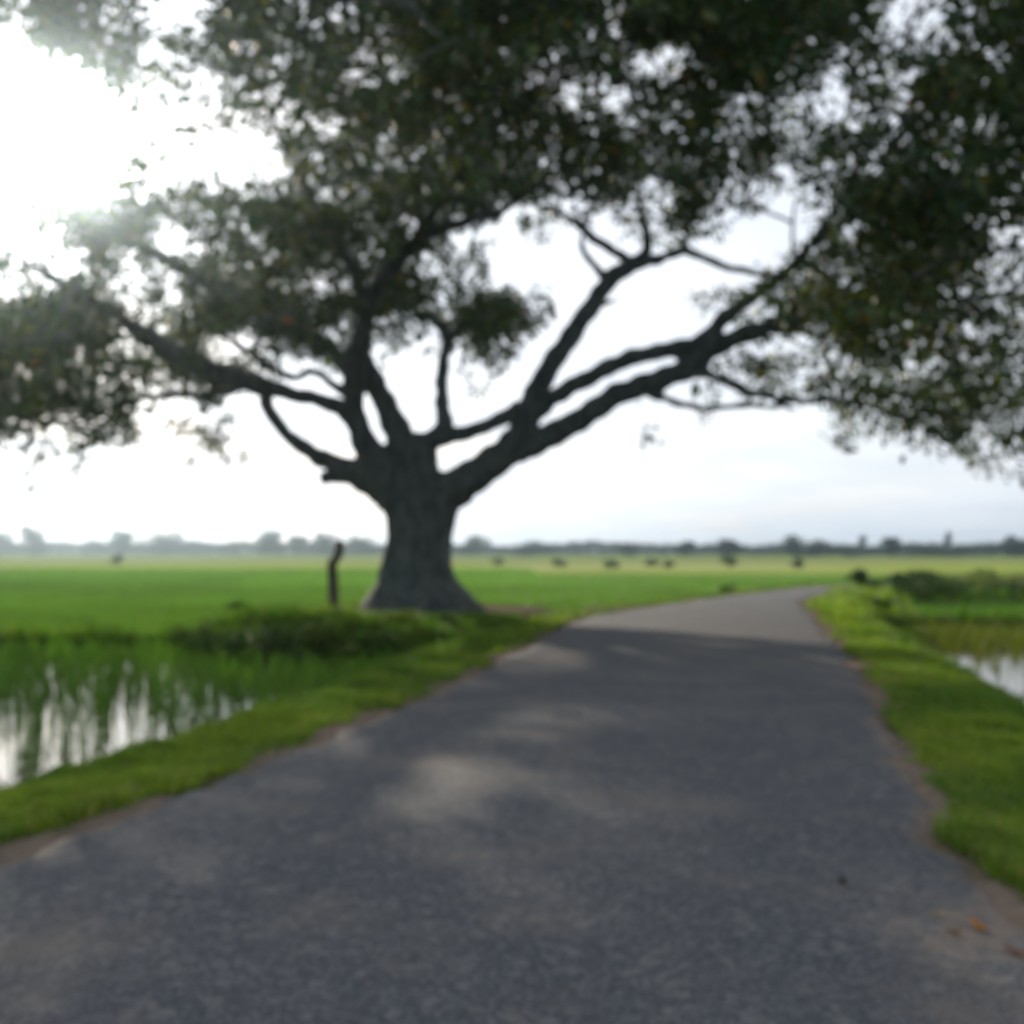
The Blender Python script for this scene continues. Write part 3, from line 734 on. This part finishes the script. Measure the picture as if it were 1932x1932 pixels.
# ------------------------------------------------------------------ bushes
def bush_parts(w, h, tint, nl=900, leaf=0.07, dens=1.0, up=0.3):
    """leafy dome of width w and height h round the origin: (stem data, leaf data)"""
    stems = []
    nb = 9
    for i in range(nb):
        a = i * 2.4 + rng.uniform(-.3, .3); e = rng.uniform(0.25, 0.85)
        tip = np.array([math.cos(a) * w * 0.42 * e, math.sin(a) * w * 0.42 * e, h * rng.uniform(0.6, 0.92)])
        stems.append(tube(np.array([[0.03 * math.cos(a), 0.03 * math.sin(a), -0.12], tip * [0.45, 0.45, 0.5], tip]), [0.014, 0.009, 0.004], 4))
    nk = 16
    kc = np.stack([rng.normal(0, 0.24 * w, nk), rng.normal(0, 0.24 * w, nk), rng.uniform(0.15, 0.72, nk) * h], 1)
    kr = rng.uniform(0.14, 0.26, nk) * (w + h) * 0.55
    i = rng.integers(0, nk, nl)
    d = unit(rng.normal(0, 1, (nl, 3))); Pp = kc[i] + d * (kr[i] * rng.uniform(0.35, 1, nl) ** 0.5)[:, None] * np.array([1, 1, 0.8])
    Pp[:, 2] = np.abs(Pp[:, 2]) * 0.95
    Pp = Pp[Pp[:, 2] < h * rng.uniform(0.9, 1.12, len(Pp))]
    nl = len(Pp)
    D = unit(rng.normal(0, 0.7, (nl, 3)) + np.array([0, 0, up]) + unit(Pp + 1e-3) * 0.5)
    Nn = unit(np.array([0, 0, 1.0]) + rng.normal(0, 0.6, (nl, 3)))
    Ln = leaf * rng.uniform(0.7, 1.4, nl)
    V, Q = leaves(Pp, D, Nn, Ln, Ln * 0.5)
    return join(stems), (V, Q, np.repeat(tints(nl, tint, 0.25, 0.15), 4, 0))
def bush(px, Y, w, h, tint, label, nl=900, leaf=0.07, group=None, name="bush", cat="bush", up=0.3, z=None):
    X = (px - 966) / 2030 * Y
    z = float(height(np.array([X]), np.array([Y]))[0]) if z is None else z
    r = empty(name, (X, Y, z), rng.uniform(0, 6.28))
    st, lf = bush_parts(w, h, tint, nl, leaf, up=up)
    mesh_obj("stem", *st, M_wood, r); mesh_obj("foliage", lf[0], lf[1], None, M_grass, r, col=lf[2])
    return tag(r, label, cat, group)
DK = (0.022, 0.045, 0.020); OL = (0.056, 0.088, 0.022); GR = (0.050, 0.095, 0.018); YG = (0.115, 0.150, 0.024)
DKM = (0.032, 0.064, 0.026)
GA = "weeds on the mound beside the tree"
bush(505, 18.6, 1.25, 0.74, DKM, "dark round bush in the middle of the weedy mound", 1300, 0.08, GA)
bush(412, 19.4, 1.0, 0.5, DKM, "low dark bush near the left end of the mound", 800, 0.07, GA)
bush(556, 17.8, 0.8, 0.46, DKM, "small dark bush just above the tall bright rice", 700, 0.07, GA)
bush(610, 19.0, 1.6, 0.62, OL, "wide olive bush in front of the crooked wooden post", 1700, 0.075, GA)
bush(660, 18.6, 0.9, 0.36, OL, "low olive bush to the right of the wide olive one", 900, 0.06, GA)
bush(708, 18.9, 1.2, 0.5, GR, "fresh green bush below the left foot of the trunk", 1300, 0.07, GA)
bush(452, 24.3, 0.55, 0.42, DKM, "small dark knob of a bush at the edge of the rice field", 500, 0.07, GA)
bush(372, 21.4, 1.3, 0.38, OL, "flat olive bush at the far left tip of the mound", 1100, 0.07, GA)
bush(765, 21.0, 0.9, 0.26, YG, "yellow green tuft in front of the trunk base", 700, 0.06, GA)
bush(840, 21.5, 0.8, 0.24, GR, "low green tuft to the right of the yellow green one", 600, 0.06, GA)
GB = "bushes beside the far road bend"
bush(1369, 46.0, 0.85, 0.55, DK, "dark round bush on the left edge of the far road", 700, 0.10, GB)
bush(1452, 46.5, 1.2, 0.35, OL, "low olive tuft right of the dark round bush at the bend", 500, 0.10, GB)
bush(1528, 52.0, 1.3, 0.55, OL, "olive bush on the far side of the road bend", 600, 0.11, GB)
bush(1568, 52.5, 1.1, 0.35, YG, "low yellowish tuft at the end of the visible road", 500, 0.11, GB)
bush(1622, 41.4, 0.75, 1.15, DK, "narrow upright dark shrub at the inside of the bend", 900, 0.10, GB, up=0.9)
bush(1650, 42.8, 0.9, 0.5, DK, "small dark shrub touching the narrow upright one", 700, 0.10, GB)
bush(1697, 41.5, 1.2, 0.72, DK, "dark arching shrub right of the bend", 1000, 0.11, GB)
bush(1745, 42.5, 1.7, 0.85, OL, "large olive shrub right of the dark arching one", 1500, 0.11, GB)
bush(1735, 35.4, 1.7, 0.68, DK, "dark low shrub at the left end of the bank", 1200, 0.09, GB)
bush(1786, 36.0, 1.8, 0.85, DK, "darkest shrub on the bank above the rice patch", 1500, 0.09, GB)
bush(1850, 46.0, 1.0, 0.9, GR, "small green shrub standing alone among the grey reeds", 700, 0.10, GB)
bush(1865, 36.4, 2.2, 0.55, DK, "long dark clump on the bank right of the darkest shrub", 1300, 0.09, GB)
bush(1930, 36.6, 2.0, 0.62, DK, "dark clump on the bank cut by the right picture edge", 1100, 0.09, GB)
bush(1775, 25.9, 1.3, 0.30, DK, "added low dark clump standing in for the shaded bund face below the rice patch, left one of three", 800, 0.07, GB, z=-0.44)  # three added clumps; their dark leaves imitate the bund's shaded face
bush(1845, 26.0, 1.4, 0.28, DK, "added low dark clump standing in for the shaded bund face below the rice patch, middle of three", 800, 0.07, GB, z=-0.44)
bush(1915, 26.1, 1.4, 0.30, DK, "added low dark clump standing in for the shaded bund face below the rice patch, right one of three", 800, 0.07, GB, z=-0.44)
bush(1690, 25.5, 1.1, 0.45, OL, "rough olive clump on the grass bank by the right pond", 1200, 0.07, GB)
bush(1722, 23.0, 0.9, 0.36, GR, "green clump on the bank just left of the right pond", 1000, 0.07, GB)
bush(1650, 27.5, 1.2, 0.40, OL, "olive clump on the yellow grass inside the bend", 1100, 0.08, GB)

# grey green tall grass behind the right bank
x = rng.uniform(17, 40, 60000); y = rng.uniform(40, 58, 60000)
s, side = road_sd(x, y); px, py = to_px(np.stack([x, y, np.zeros(len(x))], 1))
ok = (s > 0.8) & (side > 0) & (px > 1740) & (px < 2080); x, y = x[ok], y[ok]
k = rng.choice(len(x), min(len(x), 16000), replace=False); x, y = x[k], y[k]
V1 = blades(np.stack([x, y, height(x, y) - 0.03], 1), 0.75 * rng.uniform(0.5, 1.25, len(x)), 0.035 * rng.uniform(0.7, 1.3, len(x)), rng.uniform(0.1, 0.7, len(x)))
o = mesh_obj("tall_grass", *V1, M_grass, col=np.repeat(tints(len(x), (0.115, 0.125, 0.055), 0.2, 0.1), 5, 0)); tag(o, "grey green tall grass behind the bank at right", "grass", kind='stuff')

# ------------------------------------------------------------------ post by the trunk
def post(px, Y, h, r, label, pts, split=False):
    X = (px - 966) / 2030 * Y; z = float(height(np.array([X]), np.array([Y]))[0])
    root = None
    n = 10; t = np.linspace(0, 1, len(pts)); P = catmull(np.array(pts, float), 5)
    R = r * (1.12 - 0.25 * np.linspace(0, 1, len(P))) * (1 + 0.06 * np.sin(np.arange(len(P)) * 1.7))
    V, Q, T = tube(P, R, 10, lambda i, a: 0.10 * np.sin(3 * a + i * 0.4) + 0.05 * np.sin(7 * a))
    V[-1] += [0.03, 0, 0.05]
    top = V[-12:-2]; V[-12:-2, 2] += 0.035 * np.sin(np.arange(10) * 2.3)
    o = mesh_obj("wooden_post", V, Q, T, M_wood, smooth=False); o.location = (X, Y, z)
    return tag(o, label, "post")
post(632, 26.6, 1.7, 0.125, "weathered crooked wooden post standing left of the trunk", [(0.03, 0, -0.3), (0.02, 0, 0.0), (-0.03, 0.01, 0.45), (-0.06, 0.02, 0.9), (-0.05, 0.02, 1.15), (0.08, 0.02, 1.36), (0.11, 0.02, 1.70)])

# ------------------------------------------------------------------ far trees
def far_tree_mesh(kind, seed):
    """trees about 1 unit tall: (trunk, crown)"""
    global rng
    keep_rng = rng; rng = np.random.default_rng(seed)
    if kind == 'slim':
        lob = [(rng.normal(0, .07), rng.normal(0, .07), rng.uniform(.22, .90), rng.uniform(.09, .14)) for _ in range(14)]; th = .5
    elif kind == 'broad':
        lob = [(rng.normal(0, .34), rng.normal(0, .3), rng.uniform(.16, .76), rng.uniform(.15, .24)) for _ in range(24)]; th = .35
    elif kind == 'palm':
        lob = []; th = .95
    else:
        lob = [(rng.normal(0, .2), rng.normal(0, .2), rng.uniform(.16, .84), rng.uniform(.12, .20)) for _ in range(20)]; th = .4
    tp = [tube(np.array([[0, 0, -.06], [.012, 0, th * .5], [0.0, .01, th + .06]]), [.03, .022, .012] if kind != 'palm' else [.012, .009, .008], 6)]
    for l in lob[:5]:
        tp.append(tube(np.array([[0, 0, th * .8], [l[0] * .5, l[1] * .5, (th + l[2]) / 2], l[:3]]), [.014, .009, .004], 4))
    if kind == 'palm':
        nl = 240; a = rng.uniform(0, 6.28, nl); rr = rng.uniform(0, .17, nl)
        C = np.stack([np.cos(a) * rr, np.sin(a) * rr, rng.uniform(.72, .98, nl)], 1); Ln = np.full(nl, .06)
        D = unit(np.stack([np.cos(a), np.sin(a), -0.6 + 0 * a], 1))
    else:
        nl = 2600; L_ = np.array(lob); i = rng.choice(len(lob), nl, p=L_[:, 3] ** 2 / (L_[:, 3] ** 2).sum())
        d = unit(rng.normal(0, 1, (nl, 3)))
        C = L_[i, :3] + d * (L_[i, 3] * rng.uniform(.4, 1, nl) ** .5)[:, None]; Ln = rng.uniform(.04, .09, nl)
        C[:, 2] = np.maximum(C[:, 2], 0.06); D = unit(d + rng.normal(0, .6, (nl, 3)))
    V, Q = leaves(C, D, unit(rng.normal(0, 1, (nl, 3))), Ln, Ln * .7)
    col = np.repeat(tints(nl, (0.040, 0.062, 0.024), .25, .12), 4, 0)
    v, q, t = join(tp)
    tm = mesh_obj("trunk", v, q, t, M_bark, link=False); cm = mesh_obj("crown", V, Q, None, M_far, col=col, link=False)
    rng = keep_rng; return tm, cm
TM = {(k, i): far_tree_mesh(k, 100 + 7 * i + len(k)) for k in ('round', 'broad', 'slim') for i in range(3)}
TM[('palm', 0)] = far_tree_mesh('palm', 77)
def far_tree(px, top, wpx, Y, kind, i, label, group, base_wide):
    X = (px - 966) / 2030 * Y
    P = at_y(px, top, Y); H = (P[2] - BASE) * 1.04
    r = empty("far_tree" if kind != 'palm' else "far_palm", (X, Y, BASE), rng.uniform(0, 6.28))
    wx = wpx * Y / 2030 / base_wide
    r.scale = (wx, wx, H)
    tm, cm = TM[(kind, i)]
    for nm, me in (("trunk", tm), ("crown", cm)):
        o = bpy.data.objects.new(nm, me); COL.objects.link(o); o.parent = r
    return tag(r, label, "tree", group)
WB = {'round': .85, 'broad': 1.25, 'slim': .42, 'palm': .34}
FT = [
    (2, 1003, 56, 520, 'round', 0, "hazy tree cut off by the left picture edge on the skyline"),
    (61, 992, 46, 500, 'round', 1, "tallest hazy tree near the left edge of the skyline"),
    (187, 1016, 54, 540, 'broad', 0, "low hazy dome of a tree left of a slim one"),
    (231, 1000, 32, 500, 'slim', 0, "slim tall hazy tree left of the broadest one"),
    (310, 1001, 84, 520, 'broad', 1, "broadest hazy tree on the left skyline"),
    (372, 1018, 54, 540, 'round', 2, "medium hazy tree touching the broadest one on its right"),
    (438, 1019, 46, 540, 'broad', 2, "small hazy tree midway between the broadest and the square topped tree"),
    (507, 1001, 54, 500, 'round', 0, "square topped hazy tree right of a low gap in the treeline"),
    (558, 1010, 30, 510, 'slim', 1, "slim hazy tree right of the square topped one"),
    (613, 1007, 44, 500, 'round', 1, "hazy tree directly left of the crooked wooden post"),
    (684, 1010, 62, 500, 'broad', 0, "wide hazy tree between the crooked wooden post and the trunk"),
    (893, 1010, 52, 470, 'round', 2, "rounded tree directly right of the big trunk"),
    (1003, 1020, 60, 430, 'broad', 1, "broad dark tree second to the right of the big trunk"),
    (1186, 1026, 34, 400, 'round', 0, "small dark tree on the skyline above the middle of the road"),
    (1292, 1021, 32, 380, 'slim', 2, "slim dark tree on the skyline left of the roadside pole bush"),
    (1377, 1017, 34, 370, 'slim', 0, "slim dark tree rising above the dark round roadside bush"),
    (1496, 1012, 40, 360, 'round', 1, "tall dark tree with a flat top on the skyline above the bend"),
    (1545, 1018, 40, 360, 'round', 2, "round dark tree right of the flat topped tall one"),
    (1592, 1030, 50, 360, 'broad', 2, "low dark dome tree at the right end of the green treeline"),
    (1680, 1013, 32, 380, 'slim', 1, "pointed blue grey tree standing alone on the right skyline"),
    (1745, 1028, 70, 370, 'broad', 0, "broad blue grey tree just right of the pointed one"),
    (1812, 1030, 74, 380, 'broad', 1, "broad blue grey tree nearest to the tall one at the picture edge"),
    (1916, 1011, 50, 360, 'round', 0, "tall blue grey tree at the right picture edge"),
    (1626, 1010, 13, 600, 'slim', 2, "faint narrow tree in the skyline gap left of the pointed tree"),
    (1788, 1002, 12, 600, 'slim', 0, "faint narrow tree sticking up between two broad blue grey trees"),
]
for px, top, wpx, Yv, kind, i, lab in FT:
    far_tree(px, top, wpx, Yv, kind, i, lab, "trees on the skyline" if kind != 'palm' else "palms on the skyline", WB[kind])
# the continuous wood between them
nl = 90000
tx_ = rng.uniform(-700, 700, nl)
yb = np.where(tx_ < 60, 545 - 0.02 * tx_, 545 - (tx_ - 60) * 1.1); yb = np.maximum(yb, 365)
hw = 1 + 0.25 * wob(tx_, tx_ * 0, 30, 3) + 0.20 * wob(tx_, tx_ * 0, 9, 5)
hw = hw * np.interp(yb, [365, 545], [3.3, 5.8])
C = np.stack([tx_, yb + rng.uniform(0, 34, nl), BASE + np.maximum(0.1, hw) * rng.uniform(0, 1, nl) ** 0.7], 1)
Ln = rng.uniform(0.7, 1.9, nl)
V, Q = leaves(C, unit(rng.normal(0, 1, (nl, 3))), unit(rng.normal(0, 1, (nl, 3))), Ln, Ln * 0.75)
o = mesh_obj("far_wood", V, Q, None, M_far, col=np.repeat(tints(nl, (0.040, 0.062, 0.024), 0.22, 0.1), 4, 0)); tag(o, "continuous dark band of distant trees along the horizon", "wood", kind='stuff')

GF = "bushes scattered in the far field"
for px, Yv, w, h, lab in [
    (942, 150, 1.7, 1.3, "dark bush in the far field nearest to the big trunk on its right"),
    (1055, 135, 1.6, 1.2, "dark bush in the far field left of the pale straw strip"),
    (1150, 125, 1.8, 1.4, "largest dark bush standing before the pale straw strip"),
    (1229, 140, 1.7, 1.3, "left one of two neighbouring dark bushes by the pale straw strip"),
    (1261, 128, 1.3, 1.0, "right one of two neighbouring dark bushes by the pale straw strip"),
    (1377, 120, 1.3, 1.8, "upright dark sapling in the far field above the roadside bush"),
    (1507, 125, 1.4, 1.4, "lone dark bush in the far field behind the road bend"),
    (224, 150, 2.2, 1.9, "dark bush below the slim hazy tree at left")]:
    bush(px, Yv, w, h, DK, lab, 320, 0.26, GF, z=BASE)

# ------------------------------------------------------------------ fallen leaves on the road
def fallen(px, py, size, tint, label):
    d = ray(float(px), float(py)); P = EYE + d * (-1.46 / d[2])
    n = 7; t = np.linspace(0, 1, n); hw = size * 0.28 * np.sin(np.pi * np.clip(t, 0.03, 0.985)) ** 0.8
    xx = (t - .5) * size; curl = 0.18 * size * (2 * t - 1) ** 2
    V = np.vstack([np.stack([xx, hw, curl + 0.10 * size], 1), np.stack([xx, 0 * xx, curl], 1), np.stack([xx, -hw, curl + 0.07 * size], 1)])
    q = [[i, i + 1, i + 1 + n, i + n] for i in range(n - 1)] + [[n + i, n + i + 1, 2 * n + i + 1, 2 * n + i] for i in range(n - 1)]
    o = mesh_obj("fallen_leaf", V, np.array(q), None, M_grass, col=np.tile(tint, (len(V), 1)))
    from mathutils import geometry
    o.location = (P[0], P[1], 0.05); o.rotation_euler = (rng.normal(0, .1), rng.normal(0, .1), rng.uniform(0, 6.28))
    return tag(o, label, "leaf", "fallen leaves on the road")
fallen(1590, 1662, 0.07, (0.04, 0.03, 0.025), "small dark fallen leaf on the road near the right edge")
fallen(1846, 1742, 0.10, (0.32, 0.14, 0.05), "orange brown fallen leaf at the bottom right of the road")
fallen(1800, 1755, 0.07, (0.15, 0.09, 0.05), "brown fallen leaf just left of the orange brown one")
fallen(1770, 1718, 0.06, (0.26, 0.22, 0.15), "pale dry fallen leaf above the brown one")
fallen(1915, 1790, 0.09, (0.14, 0.06, 0.04), "dark red fallen leaf by the right picture edge")

# rest the leaves on the road surface
bpy.context.view_layer.update()
dg = bpy.context.evaluated_depsgraph_get()
for o in [o for o in SC.objects if o.name.startswith("fallen_leaf")]:
    hit, loc, *_ = road.ray_cast(Vector((o.location.x, o.location.y, 1)), Vector((0, 0, -1)))
    o.location.z = (loc.z if hit else 0.0) + 0.006

# ------------------------------------------------------------------ haze
HAZE = 0.00062
m, (N, L, M, MIX, RAMP) = new_mat("haze")
pv = N('ShaderNodeVolumePrincipled'); pv.inputs['Color'].default_value = (0.66, 0.85, 1.0, 1)
pv.inputs['Density'].default_value = HAZE; pv.inputs['Anisotropy'].default_value = 0.945
o = N('ShaderNodeOutputMaterial'); L(pv.outputs[0], o.inputs['Volume'])
m.volume_intersection_method if hasattr(m, "volume_intersection_method") else None
b = np.array([(-960, -80, -2), (960, -80, -2), (960, 1220, -2), (-960, 1220, -2), (-960, -80, 24), (960, -80, 24), (960, 1220, 24), (-960, 1220, 24)], float)
hz = mesh_obj("haze", b, np.array([[3, 2, 1, 0], [4, 5, 6, 7], [0, 1, 5, 4], [1, 2, 6, 5], [2, 3, 7, 6], [3, 0, 4, 7]]), None, m)
tag(hz, "pale morning haze lying over the fields", "haze", kind='stuff')
